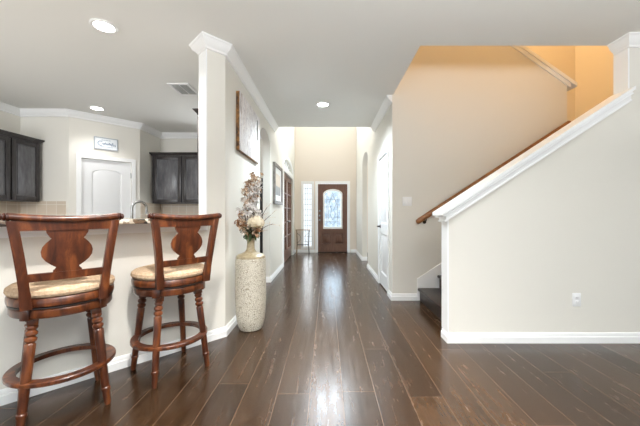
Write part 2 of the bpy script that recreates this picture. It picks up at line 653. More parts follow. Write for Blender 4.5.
wallbox('wall_kitchen', KX - 0.1, KX, -4.6, 4.7, 0, H, M_WALL, 'kitchen wall behind the dark cabinet at the far left')
wallbox('wall_kitchen_corner', KX, PL[0], PL[1], PL[1] + 0.1, 0, H, M_WALL, 'narrow beige kitchen wall left of the pantry')
pd = Vector((PR[0] - PL[0], PR[1] - PL[1], 0))
plen = pd.length
pu = pd.normalized()
PT = (0.148, 0.828)    # door opening along the pantry wall
panel('wall_pantry', [(0, 0), (PT[0], 0), (PT[0], 2.035), (PT[1], 2.035), (PT[1], 0), (plen, 0), (plen, H), (0, H)], [], 0.1,
      (PL[0] - pu.y * 0.1, PL[1] + pu.x * 0.1, 0), (pu.x, pu.y), M_WALL, label='angled bright white pantry wall around the panelled door', cat='wall', kind=ST)
wallbox('wall_pantry_side', PR[0] - 0.1, PR[0], PR[1], KY, 0, H, M_WALL, 'beige side wall right of the pantry door')
wallbox('wall_kitchen_back', PR[0] - 0.1, -1.08, KY, KY + 0.1, 0, H, M_WALL, 'kitchen back wall behind the two-door dark cabinet')

# closing walls of the rooms behind and beside
wallbox('wall_study', -3.7, -3.6, 6.04, YF, 0, HF, M_WALL, 'far wall of the room behind the french doors')
wallbox('wall_study_side', -3.7, -1.08, 6.04, 6.1, 0, HF, M_WALL, 'side wall of the room behind the french doors')
wallbox('wall_dining', 3.6, 3.7, 5.2, YF, 0, HF, M_WALL, 'far wall of the room behind the right arch')
wallbox('wall_dining_side', 0.99, 3.7, 5.2, 5.3, 0, HF, M_WALL, 'side wall of the room behind the right arch')
wallbox('wall_living', 5.2, 5.3, -4.6, 2.82, 0, H, M_WALL, 'right side wall of the living room')

# ------------------------------------------------------------------ stair walls
YK = 2.69
TK = 0.13
XK = 1.09
XP = 2.708
YB = 4.0
SL = 0.651


def cap_z(x):
    return 1.224 + SL * (x - XK)


panel('wall_stair', [(XK, 0), (5.2, 0), (5.2, H), (XP, H), (XP, cap_z(XP) - 0.03), (XK, cap_z(XK) - 0.03)], [], TK, (0, YK + TK, 0), (1, 0), M_WALL,
      label='greige stair wall with a sloped top and outlet', cat='wall', kind=ST)
SU = 0.706


def up_z(x):
    return 2.886 + SU * (3.31 - x) - 0.05


panel('wall_stair_back', [(XR + T, 0), (3.2, 0), (3.2, up_z(3.2)), (0.88, up_z(0.88)), (0.88, H + 0.001), (XR + T, H + 0.001)], [], T, (0, YB + T, 0), (1, 0), M_WALL,
      label='beige wall behind the stairs carrying the handrail', cat='wall', kind=ST)
wallbox('wall_stairwell_right', 4.22, 4.32, YK + TK, 5.2, 0, HF, M_WARM, 'orange lit end wall of the stair landing')
wallbox('wall_stairwell_back', XR + T, 4.22, 5.1, 5.2, 0, HF, M_WARM, 'orange lit far wall of the upper flight')
wallbox('wall_stairwell_left', 0.76, 0.88, 2.83, 5.37, H + 0.3, HF, M_WARM, 'upper left wall of the stairwell')
wallbox('wall_stairwell_front', 0.76, 4.32, 2.71, 2.83, H + 0.3, HF, M_WARM, 'upper front wall of the stairwell')

# ------------------------------------------------------------------ mouldings
CROWN = [(0, H), (0.074, H), (0.074, H - 0.012), (0.064, H - 0.02), (0.055, H - 0.045), (0.032, H - 0.07), (0.02, H - 0.08), (0.016, H - 0.096), (0, H - 0.1)]
BASE = [(0, 0), (0.02, 0), (0.02, 0.055), (0.012, 0.062), (0.012, 0.078), (0.005, 0.09), (0, 0.092)]
TN = [0]


def trim(bm, label, m=None, name=None):
    TN[0] += 1
    return obj(name or 'trim_%d' % TN[0], bm, m or M_TRIM, label=label, cat='trim', kind=ST, angle=25)


pP = bar_pt(COLW, 0)
pQ = bar_pt(COLW, -TB)
kq = (XL - T, pQ.y + (XL - T - pQ.x))
bm = B()
sweep(bm, [(XL, YH), (XL, C0[1]), (pP.x, pP.y), (pQ.x, pQ.y), kq, (XL - T, KY)], CROWN, side=1)
trim(bm, 'white crown moulding along the left hall wall and around the column')
bm = B()
sweep(bm, [(KX, -4.6), (KX, PL[1]), PL, PR, (PR[0], KY), (XL - T, KY)], CROWN, side=-1)
trim(bm, 'white crown moulding around the kitchen walls')
bm = B()
sweep(bm, [(XR, YB), (XR, YH)], CROWN, side=1)
trim(bm, 'white crown moulding at the right hall wall')
bm = B()
sweep(bm, [(XP, YK + TK), (XP, YK), (5.2, YK), (5.2, -4.6)], CROWN, side=-1)
trim(bm, 'white crown moulding wrapping the top of the stair pillar')

bm = B()
sweep(bm, [(XL, ARCH_L[0]), (XL, C0[1]), tuple(bar_pt(5.0, 0).xy)], BASE, side=1)
obj('baseboard_bar', bm, M_TRIM, label='white baseboard along the breakfast bar and the vase corner', cat='baseboard', kind=ST)
bm = B()
sweep(bm, [(XL, FD[0] - 0.09), (XL, ARCH_L[1]), (XL - T, ARCH_L[1])], BASE, side=1)
obj('baseboard_left', bm, M_TRIM, label='white baseboard on the left hall wall past the arch', cat='baseboard', kind=ST)
bm = B()
sweep(bm, [(XL, FD[1] + 0.09), (XL, YF), (DX[0] - 0.09, YF)], BASE, side=-1)
obj('baseboard_front', bm, M_TRIM, label='white baseboard left of the front door', cat='baseboard', kind=ST)
bm = B()
sweep(bm, [(DX[1] + 0.09, YF), (XR, YF), (XR, ARCH_R[1]), (XR + T, ARCH_R[1])], BASE, side=-1)
obj('baseboard_entry', bm, M_TRIM, label='white baseboard right of the front door', cat='baseboard', kind=ST)
bm = B()
sweep(bm, [(XR + T, ARCH_R[0]), (XR, ARCH_R[0]), (XR, CD[1] + 0.07)], BASE, side=-1)
obj('baseboard_right', bm, M_TRIM, label='white baseboard between the arch and the closet door', cat='baseboard', kind=ST)
bm = B()
sweep(bm, [(XR, CD[0] - 0.07), (XR, YB), (1.2, YB)], BASE, side=-1)
obj('baseboard_corner', bm, M_TRIM, label='white baseboard at the hall corner beside the stairs', cat='baseboard', kind=ST)
bm = B()
sweep(bm, [(XK, YK + TK), (XK, YK), (5.2, YK)], BASE, side=-1)
obj('baseboard_stair', bm, M_TRIM, label='white baseboard under the greige stair wall', cat='baseboard', kind=ST)

# sloped cap on the stair wall
bm = B()


def slope_prism(bm, x0, x1, y0, y1, zt, zb, zf):
    vs = []
    for y in (y0, y1):
        vs.append([bm.verts.new((x0, y, zf(x0) + zb)), bm.verts.new((x1, y, zf(x1) + zb)), bm.verts.new((x1, y, zf(x1) + zt)), bm.verts.new((x0, y, zf(x0) + zt))])
    a, b = vs
    bm.faces.new(a)
    bm.faces.new(list(reversed(b)))
    for i in range(4):
        j = (i + 1) % 4
        bm.faces.new((a[i], b[i], b[j], a[j]))


slope_prism(bm, XK - 0.085, XP, YK - 0.062, YK + TK + 0.04, 0.0, -0.03, cap_z)
slope_prism(bm, XK - 0.05, XP, YK - 0.032, YK + TK + 0.03, -0.03, -0.052, cap_z)
slope_prism(bm, XK - 0.065, XP, YK - 0.044, YK + TK + 0.03, -0.052, -0.062, cap_z)
slope_prism(bm, XK - 0.03, XP, YK - 0.02, YK + TK + 0.02, -0.062, -0.105, cap_z)
slope_prism(bm, XK - 0.04, XP, YK - 0.028, YK + TK + 0.01, -0.105, -0.118, cap_z)
trim(bm, 'white sloped cap moulding on the stair wall')
bm = B()
box(bm, XK - 0.012, XK, YK - 0.004, YK + TK + 0.004, 0.092, cap_z(XK) - 0.1)  # added board, side light on the low wall's end put into its white
trim(bm, 'added end board of the low stair wall, whitened for side light')
bm = B()
box(bm, XP - 0.012, XP, YK - 0.004, YK + TK + 0.004, cap_z(XP) - 0.02, H - 0.1)  # added board, side light on the pillar's end put into its white
trim(bm, 'added end board of the stair pillar, whitened for side light')
bm = B()
slope_prism(bm, 0.995, 3.31, YB - 0.035, YB + T + 0.035, 0.05, 0.0, up_z)
slope_prism(bm, 0.995, 3.24, YB - 0.018, YB + T + 0.018, 0.0, -0.055, up_z)
trim(bm, 'white sloped cap on the wall of the upper flight')
# stair skirt
bm = B()
pr = [(1.2, 0), (1.2, 0.29), (3.1, 0.29 + SL * 1.9), (3.1, 0)]
a = [bm.verts.new((x, YB, z)) for x, z in pr]
b = [bm.verts.new((x, YB - 0.018, z)) for x, z in pr]
bm.faces.new(a)
bm.faces.new(list(reversed(b)))
for i in range(4):
    bm.faces.new((a[i], b[i], b[(i + 1) % 4], a[(i + 1) % 4]))
trim(bm, 'white skirt board along the stairs')
# frieze under bar top
me_u = (C0[0], C0[1], 0)
panel('trim_frieze', rect(COLW, 5.0, BARZ - 0.075, BARZ), [], 0.018, tuple(bar_pt(0, 0.018)), UB, M_TRIM, label='white trim board under the granite bar top', cat='trim', kind=ST)
# added column end board: kitchen light on the wall end put into its white
e = bar_pt(COLW, 0)
bm = B()
box(bm, 0, 0.012, -TB, 0.003, BARZ + 0.035, H - 0.1, mtx=Matrix.Translation((e.x, e.y, 0)) @ Matrix.Rotation(math.radians(-135), 4, 'Z'))
trim(bm, 'added end board of the column above the bar, whitened for kitchen light')


def casing(name, a, b, z0, z1, origin, u, label, w=0.062, t=0.018, sill=False):
    """flat trim around an opening a..b, up to z1"""
    if sill:
        outer = rect(a - w, b + w, z0 - w, z1 + w)
        holes = [rect(a, b, z0, z1)]
    else:
        outer = [(a - w, z0), (a, z0), (a, z1), (b, z1), (b, z0), (b + w, z0), (b + w, z1 + w), (a - w, z1 + w)]
        holes = []
    TN[0] += 1
    return panel('trim_%d' % TN[0], outer, holes, t, origin, u, M_TRIM, label=label, cat='trim', kind=ST)


casing('c', DX[0], DX[1], 0, 2.04, (0, YF, 0), (1, 0), 'white casing around the front door', 0.075)
casing('c', SX[0], SX[1], 0.16, 2.06, (0, YF, 0), (1, 0), 'white casing around the sidelight', 0.05, sill=True)
casing('c', CD[0], CD[1], 0, 2.04, (XR - 0.018, 0, 0), (0, 1), 'white casing around the hall closet door')
casing('c', FD[0], FD[1], 0, 2.1, (XL, 0, 0), (0, 1), 'white casing around the french doors', 0.09, 0.022)
casing('c', PT[0], PT[1], 0, 2.035, (PL[0] + pu.y * 0.018 - pu.y * 0.018, PL[1], 0), (pu.x, pu.y), 'white casing around the pantry door', 0.06)
# arched casing over the french doors
TN[0] += 1
ao = arch_pts(FD[0] - 0.06, FD[1] + 0.06, 2.19, 2.2, 2.53, 20)
panel('trim_%d' % TN[0], ao, [TR], 0.022, (XL, 0, 0), (0, 1), M_TRIM, label='white arched trim around the transom window', cat='trim', kind=ST)

# backsplash tiles
bm = B()
box(bm, KX + 0.012, -4.0, PL[1] - 0.012, PL[1], 0.95, 1.345)
obj('trim_backsplash', bm, M_TILE, label='beige tile backsplash left of the pantry', cat='trim', kind=ST)
bm = B()
box(bm, KX, KX + 0.012, 0.5, PL[1], 0.95, 1.335)
obj('trim_tile', bm, M_TILE, label='beige tile backsplash under the cabinet at far left', cat='trim', kind=ST)
bm = B()
box(bm, PR[0], PR[0] + 0.012, PR[1] + 0.02, KY, 0.95, 1.355)
box(bm, PR[0], -1.1, KY - 0.012, KY, 0.95, 1.355)
obj('trim_tiles', bm, M_TILE, label='beige tile backsplash right of the pantry', cat='trim', kind=ST)


# ------------------------------------------------------------------ doors and windows
def panelled(name, w, h, t, holes_panels, m, parent=None, mtx=None, bev=0.012, **kw):
    """door slab (x 0..w, z 0..h, front y=0, back y=t) with recessed and raised panels given as outlines"""
    me = plate_mesh(name, rect(0, w, 0, h), holes_panels, t)
    bm = bmesh.new()
    bm.from_mesh(me)
    for o in holes_panels:
        c = Vector((sum(p[0] for p in o) / len(o), sum(p[1] for p in o) / len(o)))
        hw = max(abs(p[0] - c.x) for p in o)
        hh = max(abs(p[1] - c.y) for p in o)

        def ring(inset, z):
            return [bm.verts.new((c.x + (p[0] - c.x) * (1 - inset / hw), c.y + (p[1] - c.y) * (1 - inset / hh), z)) for p in o]
        R = [ring(0, 0.0 + t), ring(0.014, t - 0.012), ring(0.03, t - 0.012), ring(0.05, t - 0.004)]
        for a_, b_ in zip(R, R[1:]):
            for i in range(len(o)):
                j = (i + 1) % len(o)
                bm.faces.new((a_[i], a_[j], b_[j], b_[i]))
        bm.faces.new(R[-1])
    M_ = Matrix(((1, 0, 0, 0), (0, 0, -1, t), (0, 1, 0, 0), (0, 0, 0, 1)))
    bmesh.ops.transform(bm, matrix=M_, verts=bm.verts)
    bpy.data.meshes.remove(me)
    o = obj(name, bm, m, parent, True, 25, **kw)
    if mtx is not None:
        o.matrix_world = mtx
    return o


# front door
door1 = empty('door_1', (DX[0], YF + 0.02, 0.012), label='brown wooden front door with arched leaded glass', cat='door', kind=ST)
dw, dh = DX[1] - DX[0], 2.02
GA = arch_pts(0.16, 0.735, 0.69, 1.72, 1.87, 16)
me = plate_mesh('door_leaf', rect(0.004, dw - 0.004, 0, dh), [GA, rect(0.12, 0.40, 0.24, 0.56), rect(0.49, 0.77, 0.24, 0.56)], 0.044)
me.transform(Matrix(((1, 0, 0, 0), (0, 0, -1, 0.044), (0, 1, 0, 0), (0, 0, 0, 1))))
link('door_leaf', me, M_DOORB, door1, True, 25)
for x0, x1 in ((0.12, 0.40), (0.49, 0.77)):
    bm = B()
    box(bm, x0, x1, 0.034, 0.042, 0.24, 0.56)
    box(bm, x0 + 0.05, x1 - 0.05, 0.004, 0.036, 0.29, 0.51, 0.006)
    obj('raised_panel', bm, M_DOORB, door1)
GI = arch_pts(0.205, 0.69, 0.745, 1.69, 1.815, 16)
me = plate_mesh('glass_frame', GA, [GI], 0.05)
me.transform(Matrix(((1, 0, 0, 0), (0, 0, -1, 0.048), (0, 1, 0, 0), (0, 0, 0, 1))))
link('glass_frame', me, M_TRIM, door1, True, 25)
me = plate_mesh('glass_pane', GI, [], 0.006)
me.transform(Matrix(((1, 0, 0, 0), (0, 0, -1, 0.03), (0, 1, 0, 0), (0, 0, 0, 1))))
gp = link('glass_pane', me, M_LEAD, door1, False)
bm = B()
cx = 0.4475
for x in (0.26, 0.30, 0.595, 0.635):
    tube(bm, [(x, 0.02, 0.755), (x, 0.02, 1.70)], 0.004, 4)
for z in (0.90, 1.02, 1.34, 1.56):
    tube(bm, [(0.215, 0.02, z), (0.68, 0.02, z)], 0.004, 4)
for s_ in (-1, 1):
    tube(bm, [(cx, 0.02, 0.95), (cx + s_ * 0.08, 0.02, 1.12), (cx + s_ * 0.03, 0.02, 1.25), (cx + s_ * 0.11, 0.02, 1.45), (cx, 0.02, 1.68)], 0.005, 4)
    tube(bm, [(cx, 0.02, 0.80), (cx + s_ * 0.13, 0.02, 0.96), (cx + s_ * 0.13, 0.02, 1.4), (cx, 0.02, 1.76)], 0.004, 4)
obj('lead_lines', bm, mat('lead_came', (128, 138, 146), 0.5, metal=0.6), gp)
for z, nm in ((1.22, 'deadbolt'), (1.08, 'door_lock'), (0.95, 'door_knob')):
    bm = B()
    lathe(bm, [(0.03, 0), (0.03, 0.008), (0.012, 0.012), (0.012, 0.03), (0.026, 0.036), (0.03, 0.05), (0.02, 0.062), (0.0, 0.064)], 16,
          mtx=Matrix.Translation((0.06, 0.0, z)) @ Matrix.Rotation(PI / 2, 4, 'X'))
    obj(nm, bm, M_CHROME, door1, label='brushed nickel ' + nm.replace('_', ' '))
bm = B()
box(bm, -0.02, dw + 0.02, -0.03, 0.08, -0.012, 0.01)
obj('threshold', bm, M_BRONZE, door1)

# sidelight
win1 = empty('window_1', (SX[0], YF + 0.03, 0.16), label='tall narrow leaded sidelight window left of the front door', cat='window', kind=ST)
sw, sh = SX[1] - SX[0], 1.9
bm = B()
box(bm, 0.02, sw - 0.02, 0.02, 0.026, 0.02, sh - 0.02)
g = obj('glass_pane', bm, M_SIDEG, win1, False)
me = plate_mesh('window_frame', rect(0, sw, 0, sh), [rect(0.025, sw - 0.025, 0.025, sh - 0.025)], 0.05)
me.transform(Matrix(((1, 0, 0, 0), (0, 0, -1, 0.05), (0, 1, 0, 0), (0, 0, 0, 1))))
link('window_frame', me, M_TRIM, win1)
bm = B()
for i in range(1, 4):
    x = sw * i / 4
    tube(bm, [(x, 0.014, 0.02), (x, 0.014, sh - 0.02)], 0.004, 4)
for i in range(1, 12):
    z = sh * i / 12
    tube(bm, [(0.02, 0.014, z), (sw - 0.02, 0.014, z)], 0.004, 4)
obj('lead_lines', bm, mat('sidelight_came', (96, 98, 96), 0.5), win1)

# high entry window (above the view)
win3 = empty('window_3', (-0.55, YF + 0.03, 4.0), label='high entry window above the front door', cat='window', kind=ST)
me = plate_mesh('window_frame', rect(0, 1.3, 0, 1.1), [rect(0.05, 0.63, 0.05, 1.05), rect(0.67, 1.25, 0.05, 1.05)], 0.06)
me.transform(Matrix(((1, 0, 0, 0), (0, 0, -1, 0.06), (0, 1, 0, 0), (0, 0, 0, 1))))
link('window_frame', me, M_TRIM, win3)

fill_frame = empty('fill_light_frame', (-2.37, KY - 0.03, 1.03), label='added frame around the unseen kitchen fill light behind the column', cat='window', kind=ST)  # added frame dressing the fill light, no opening in the wall
me = plate_mesh('window_frame', rect(0, 0.84, 0, 1.04), [rect(0.03, 0.81, 0.03, 1.01)], 0.03)  # mesh of the added fill light frame, no window here
me.transform(Matrix(((1, 0, 0, 0), (0, 0, -1, 0.03), (0, 1, 0, 0), (0, 0, 0, 1))))
link('window_frame', me, M_TRIM, fill_frame)  # added fill light frame, not a real window

# hall closet door (front faces -X)
MX = Matrix.Translation((XR + 0.003, CD[1] - 0.004, 0.018)) @ Matrix.Rotation(-PI / 2, 4, 'Z')
cw = CD[1] - CD[0] - 0.008
bm = B()
box(bm, XR + 0.06, XR + 0.08, CD[0] - 0.0, CD[1] + 0.0, 0.0, 2.04)  # added backing panel so the gap around the door is not dark
box(bm, XR + 0.001, XR + 0.06, CD[0], CD[1], 2.0365, 2.0395)
trim(bm, 'added white backing closing the dark gap behind the closet door')
door2 = panelled('door_2', cw, 2.0175, 0.038, [rect(0.13, cw - 0.13, 0.2, 0.82), arch_pts(0.13, cw - 0.13, 0.98, 1.78, 1.86, 10)], M_DOORW, None, MX,
                 label='white panelled closet door on the right hall wall', cat='door', kind=ST)
bm = B()
lathe(bm, [(0.028, 0), (0.028, 0.01), (0.012, 0.014), (0.012, 0.05)], 14, mtx=Matrix.Translation((0.065, 0, 0.93)) @ Matrix.Rotation(PI / 2, 4, 'X'))
box(bm, 0.055, 0.17, -0.06, -0.044, 0.92, 0.94, 0.006)
obj('door_handle', bm, M_BRONZE, door2, label='dark bronze lever handle')
for z in (0.25, 1.05, 1.8):
    bm = B()
    lathe(bm, [(0.007, 0), (0.007, 0.09)], 8, (cw + 0.002, -0.006, z - 0.045))
    obj('hinge', bm, M_CHROME, door2)

# french doors (front faces +X)
door3 = empty('door_3', (XL - 0.03, FD[0], 0.012), PI / 2, label='pair of brown french doors with glass lites on the left hall wall', cat='door', kind=ST)
lw = (FD[1] - FD[0]) / 2
for k in range(2):
    x0 = k * lw + 0.004
    x1 = (k + 1) * lw - 0.004
    holes = []
    xm = (x0 + x1) / 2
    for r_ in range(5):
        for c_ in range(2):
            z0 = 0.26 + r_ * 0.345
            a0 = x0 + 0.12 if c_ == 0 else xm + 0.012
            a1 = xm - 0.012 if c_ == 0 else x1 - 0.12
            holes.append(rect(a0, a1, z0, z0 + 0.32))
    me = plate_mesh('door_leaf', rect(x0, x1, 0, 2.08), holes, 0.042)
    me.transform(Matrix(((1, 0, 0, 0), (0, 0, -1, 0.042), (0, 1, 0, 0), (0, 0, 0, 1))))
    lf = link('door_leaf', me, M_DOORB, door3, True, 25)
    bm = B()
    box(bm, x0 + 0.1, x1 - 0.1, 0.018, 0.024, 0.24, 2.0)
    obj('glass_pane', bm, M_GLASS, lf, False)
    xk = x1 - 0.05 if k == 0 else x0 + 0.05
    bm = B()
    lathe(bm, [(0.024, 0), (0.024, 0.008), (0.01, 0.012), (0.01, 0.035), (0.026, 0.045), (0.02, 0.062), (0, 0.064)], 14, mtx=Matrix.Translation((xk, 0, 0.95)) @ Matrix.Rotation(PI / 2, 4, 'X'))
    obj('door_knob', bm, M_CHROME, lf)

# transom
win2 = empty('window_2', (XL - 0.05, 0, 0), PI / 2, label='arched transom window above the french doors', cat='window', kind=ST)
me = plate_mesh('glass_pane', TR, [], 0.006)
me.transform(Matrix(((1, 0, 0, 0), (0, 0, -1, 0.006), (0, 1, 0, 0), (0, 0, 0, 1))))
link('glass_pane', me, M_GLASS, win2, False)
bm = B()
fc = (FD[0] + FD[1]) / 2
for a_ in (35, 65, 90, 115, 145):
    t = math.radians(a_)
    tube(bm, [(fc, -0.008, 2.225), (fc + 0.84 * math.cos(t), -0.008, 2.235 + 0.205 * math.sin(t))], 0.009, 4)
tube(bm, [(fc + 0.45 * math.cos(PI * i / 12), -0.008, 2.23 + 0.11 * math.sin(PI * i / 12)) for i in range(13)], 0.009, 4)
obj('muntin_bars', bm, M_TRIM, win2)

# pantry door
MP = Matrix.Translation((PL[0] + pu.x * (PT[0] + 0.004) - pu.y * 0.02, PL[1] + pu.y * (PT[0] + 0.004) + pu.x * 0.02, 0.01)) @ Matrix.Rotation(math.atan2(pu.y, pu.x), 4, 'Z')
pw = PT[1] - PT[0] - 0.008
door4 = panelled('door_4', pw, 2.02, 0.038, [rect(0.13, pw - 0.13, 0.2, 0.82), arch_pts(0.13, pw - 0.13, 0.98, 1.80, 1.87, 10)], M_DOORW, None, MP,
                 label='white two-panel pantry door with arched top panel', cat='door', kind=ST)
for z in (0.25, 1.05, 1.8):
    bm = B()
    lathe(bm, [(0.008, 0), (0.008, 0.09)], 8, (pw + 0.001, -0.008, z - 0.045))
    obj('hinge', bm, M_CHROME, door4)

# ------------------------------------------------------------------ stairs and handrail
stair = empty('staircase', (1.22, YK + TK, 0), label='dark wood staircase rising to the right behind the stair wall', cat='stairs')
RISE, RUN = 0.17, 0.26
wd = YB - 0.018 - (YK + TK)
for i in range(8):
    bm = B()
    box(bm, i * RUN + 0.012, i * RUN + 0.03, 0.002, wd - 0.002, i * RISE, (i + 1) * RISE - 0.03)
    obj('riser', bm, M_STEP, stair)
    bm = B()
    box(bm, i * RUN - 0.018, (i + 1) * RUN + 0.03, 0.002, wd - 0.002, (i + 1) * RISE - 0.032, (i + 1) * RISE, 0.008)
    obj('tread', bm, M_STEP, stair)
bm = B()
box(bm, 3.3, 4.22, YK + TK, 5.1, 1.40, 1.53)
obj('floor_landing', bm, M_STEP, label='dark wood landing at the turn of the stairs', cat='floor', kind=ST)

rail = empty('handrail', (1.18, YB - 0.075, 1.046), label='brown wooden handrail sloping up the wall behind the stairs', cat='handrail')
bm = B()
x1 = 1.98
prof = []
for i in range(12):
    a_ = 2 * PI * i / 12
    prof.append((0.026 * math.cos(a_), 0.032 * math.sin(a_)))
rings = []
for x, sc_ in ((-0.01, 0.5), (0.0, 0.85), (0.02, 1.0), (x1, 1.0), (x1 + 0.02, 0.8)):
    rings.append([bm.verts.new((x - 0.5 * p[1] * sc_, p[0] * sc_, x * SL + p[1] * sc_)) for p in prof])
for a_, b_ in zip(rings, rings[1:]):
    for i in range(12):
        j = (i + 1) % 12
        bm.faces.new((a_[i], a_[j], b_[j], b_[i]))
bm.faces.new(rings[0])
bm.faces.new(list(reversed(rings[-1])))
obj('rail', bm, M_RAILW, rail)
for x in (0.12, 1.0, 1.85):
    bm = B()
    z = x * SL - 0.03
    tube(bm, [(x, 0.07, z - 0.05), (x, 0.03, z - 0.045), (x, 0.0, z - 0.02), (x, 0, z + 0.005)], 0.007, 8)
    lathe(bm, [(0.025, 0), (0.02, 0.01)], 12, mtx=Matrix.Translation((x, 0.0745, z - 0.05)) @ Matrix.Rotation(PI / 2, 4, 'X'))
    obj('bracket', bm, M_BRONZE, rail)

# ------------------------------------------------------------------ bar top, sink counter and faucet
ctop = plate_mesh('bar_countertop', [(COLW + 0.004, -0.20), (COLW + 0.004, 0.23), (COLW + 0.03, 0.26), (4.8, 0.26), (4.8, -0.20)], [], 0.034, 0.006)
ctop.transform(Matrix(((-S2, S2, 0, C0[0]), (-S2, -S2, 0, C0[1]), (0, 0, -1, BARZ + 0.034 + 0.001), (0, 0, 0, 1))))
ctop.flip_normals()
link('bar_countertop', ctop, M_GRAN, label='speckled granite bar top behind the two stools', cat='countertop')

sc_ = empty('sink_cabinet', tuple(bar_pt(0.9, -TB - 0.002)), math.radians(45), label='low sink cabinet hidden behind the breakfast bar', cat='cabinet')
bm = B()
box(bm, -1.6, 0.35, 0.004, 0.6, 0, 0.875)
obj('body', bm, M_ESP, sc_)
bm = B()
box(bm, -1.62, 0.37, 0.002, 0.64, 0.876, 0.91, 0.004)
obj('worktop', bm, M_GRAN, sc_)
fp = Vector((-1.885, 2.9, 0.911))
fau = empty('faucet', fp, math.radians(45), label='brushed nickel gooseneck kitchen faucet behind the bar top', cat='faucet')
bm = B()
lathe(bm, [(0.03, 0), (0.03, 0.01), (0.022, 0.02), (0.02, 0.08), (0.014, 0.09)], 16)
obj('base', bm, M_CHROME, fau)
bm = B()
pts = [(0, 0, 0.08), (0, 0, 0.26)] + [(0.062 - 0.062 * math.cos(PI * i / 10), 0.0, 0.30 + 0.062 * math.sin(PI * i / 10)) for i in range(11)] + [(0.124, 0, 0.24)]
tube(bm, pts, 0.012, 12)
obj('spout', bm, M_CHROME, fau)
bm = B()
tube(bm, [(0, 0.015, 0.05), (0, 0.05, 0.06), (0, 0.08, 0.1)], [0.008, 0.008, 0.006], 8)
obj('lever', bm, M_CHROME, fau)


# ------------------------------------------------------------------ upper cabinets
M_ESPP = noisy('reflection_tint_panel', [(0.3, (70, 70, 74)), (0.6, (104, 104, 108)), (0.8, (128, 127, 130))], 4, (5, 5, 1.2), 0.3, 6, 0.02)  # window reflection put into the panel colour, lighter than the door frames


def upper_cabinet(loc, rz, w, h, d, doors, label, crown_sides=(True, True)):
    """local: back at y=0, front at y=-d, x 0..w"""
    t = empty('upper_cabinet', loc, rz, label=label, cat='cabinet')
    bm = B()
    box(bm, 0, w, -d, 0, 0, h)
    obj('body', bm, M_ESP, t, True, 25)
    n = len(doors)
    for (a_, b_) in doors:
        bm = B()
        s_ = 0.06
        z0, z1 = 0.015, h - 0.015
        box(bm, a_, a_ + s_, -d - 0.02, -d, z0, z1, 0.003)
        box(bm, b_ - s_, b_, -d - 0.02, -d, z0, z1, 0.003)
        box(bm, a_ + s_, b_ - s_, -d - 0.02, -d, z0, z0 + s_, 0.003)
        box(bm, a_ + s_, b_ - s_, -d - 0.02, -d, z1 - s_, z1, 0.003)
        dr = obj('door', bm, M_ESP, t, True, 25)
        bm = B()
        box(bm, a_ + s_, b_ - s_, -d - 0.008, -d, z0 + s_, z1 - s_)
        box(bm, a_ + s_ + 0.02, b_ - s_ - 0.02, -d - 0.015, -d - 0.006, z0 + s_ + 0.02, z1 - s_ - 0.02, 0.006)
        obj('door_panel', bm, M_ESPP, dr, True, 25, label='grey door panel with window reflection in its colour')
    bm = B()
    pr_ = [(0, h - 0.005), (0.012, h - 0.005), (0.016, h + 0.01), (0.045, h + 0.04), (0.05, h + 0.052), (0, h + 0.052)]
    path = [(0, 0), (0, -d), (w, -d), (w, 0)]
    sweep(bm, path, pr_, side=-1)
    obj('crown_molding', bm, M_ESP, t, True, 25)
    return t


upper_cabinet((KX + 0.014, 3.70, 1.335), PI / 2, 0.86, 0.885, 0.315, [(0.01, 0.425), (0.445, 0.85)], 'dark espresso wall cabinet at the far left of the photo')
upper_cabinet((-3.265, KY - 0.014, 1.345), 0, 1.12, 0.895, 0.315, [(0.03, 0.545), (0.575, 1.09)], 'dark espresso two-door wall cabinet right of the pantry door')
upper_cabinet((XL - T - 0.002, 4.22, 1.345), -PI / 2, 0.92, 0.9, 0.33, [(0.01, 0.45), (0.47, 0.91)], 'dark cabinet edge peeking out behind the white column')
bm = B()
tcab = empty('tall_cabinet', (-1.45, 5.5, 0), label='tall black cabinet glimpsed through the left arched opening', cat='cabinet')
box(bm, -0.33, 0.34, -0.3, 0.3, 0.06, 1.77, 0.008)
obj('body', bm, M_BLACK, tcab)
bm = B()
box(bm, -0.31, 0.32, -0.28, 0.28, 0.0, 0.06)
obj('plinth', bm, M_BLACK, tcab)
bm = B()
box(bm, -0.32, 0.0, -0.318, -0.3, 0.08, 1.75, 0.004)
obj('door', bm, M_BLACK, tcab)
bm = B()
box(bm, 0.008, 0.33, -0.318, -0.3, 0.08, 1.75, 0.004)
obj('door', bm, M_BLACK, tcab)


# ------------------------------------------------------------------ ceiling lights and vent
def downlight(x, y, label, power, color, lensr=0.075, cone=150):
    t = empty('ceiling_light', (x, y, H), label=label, cat='light', group='recessed ceiling lights')
    bm = B()
    prof = [(lensr, -0.002), (0.098, -0.001), (0.1, -0.006), (0.092, -0.012), (lensr, -0.010)]
    seg = 28
    rings = [[bm.verts.new((r * math.cos(2 * PI * i / seg), r * math.sin(2 * PI * i / seg), z)) for i in range(seg)] for r, z in prof]
    for a_, b_ in zip(rings, rings[1:] + rings[:1]):
        for i in range(seg):
            j = (i + 1) % seg
            bm.faces.new((a_[i], a_[j], b_[j], b_[i]))
    obj('trim_ring', bm, M_TRIM, t)
    bm = B()
    lathe(bm, [(lensr, -0.009), (lensr, -0.003)], 28)
    obj('lens', bm, M_LED, t)
    l = lamp('bulb_light', (0, 0, -0.06), power, color, 0.07, t, 'SPOT')
    l.data.spot_size = math.radians(cone)
    l.data.spot_blend = 0.6
    return t


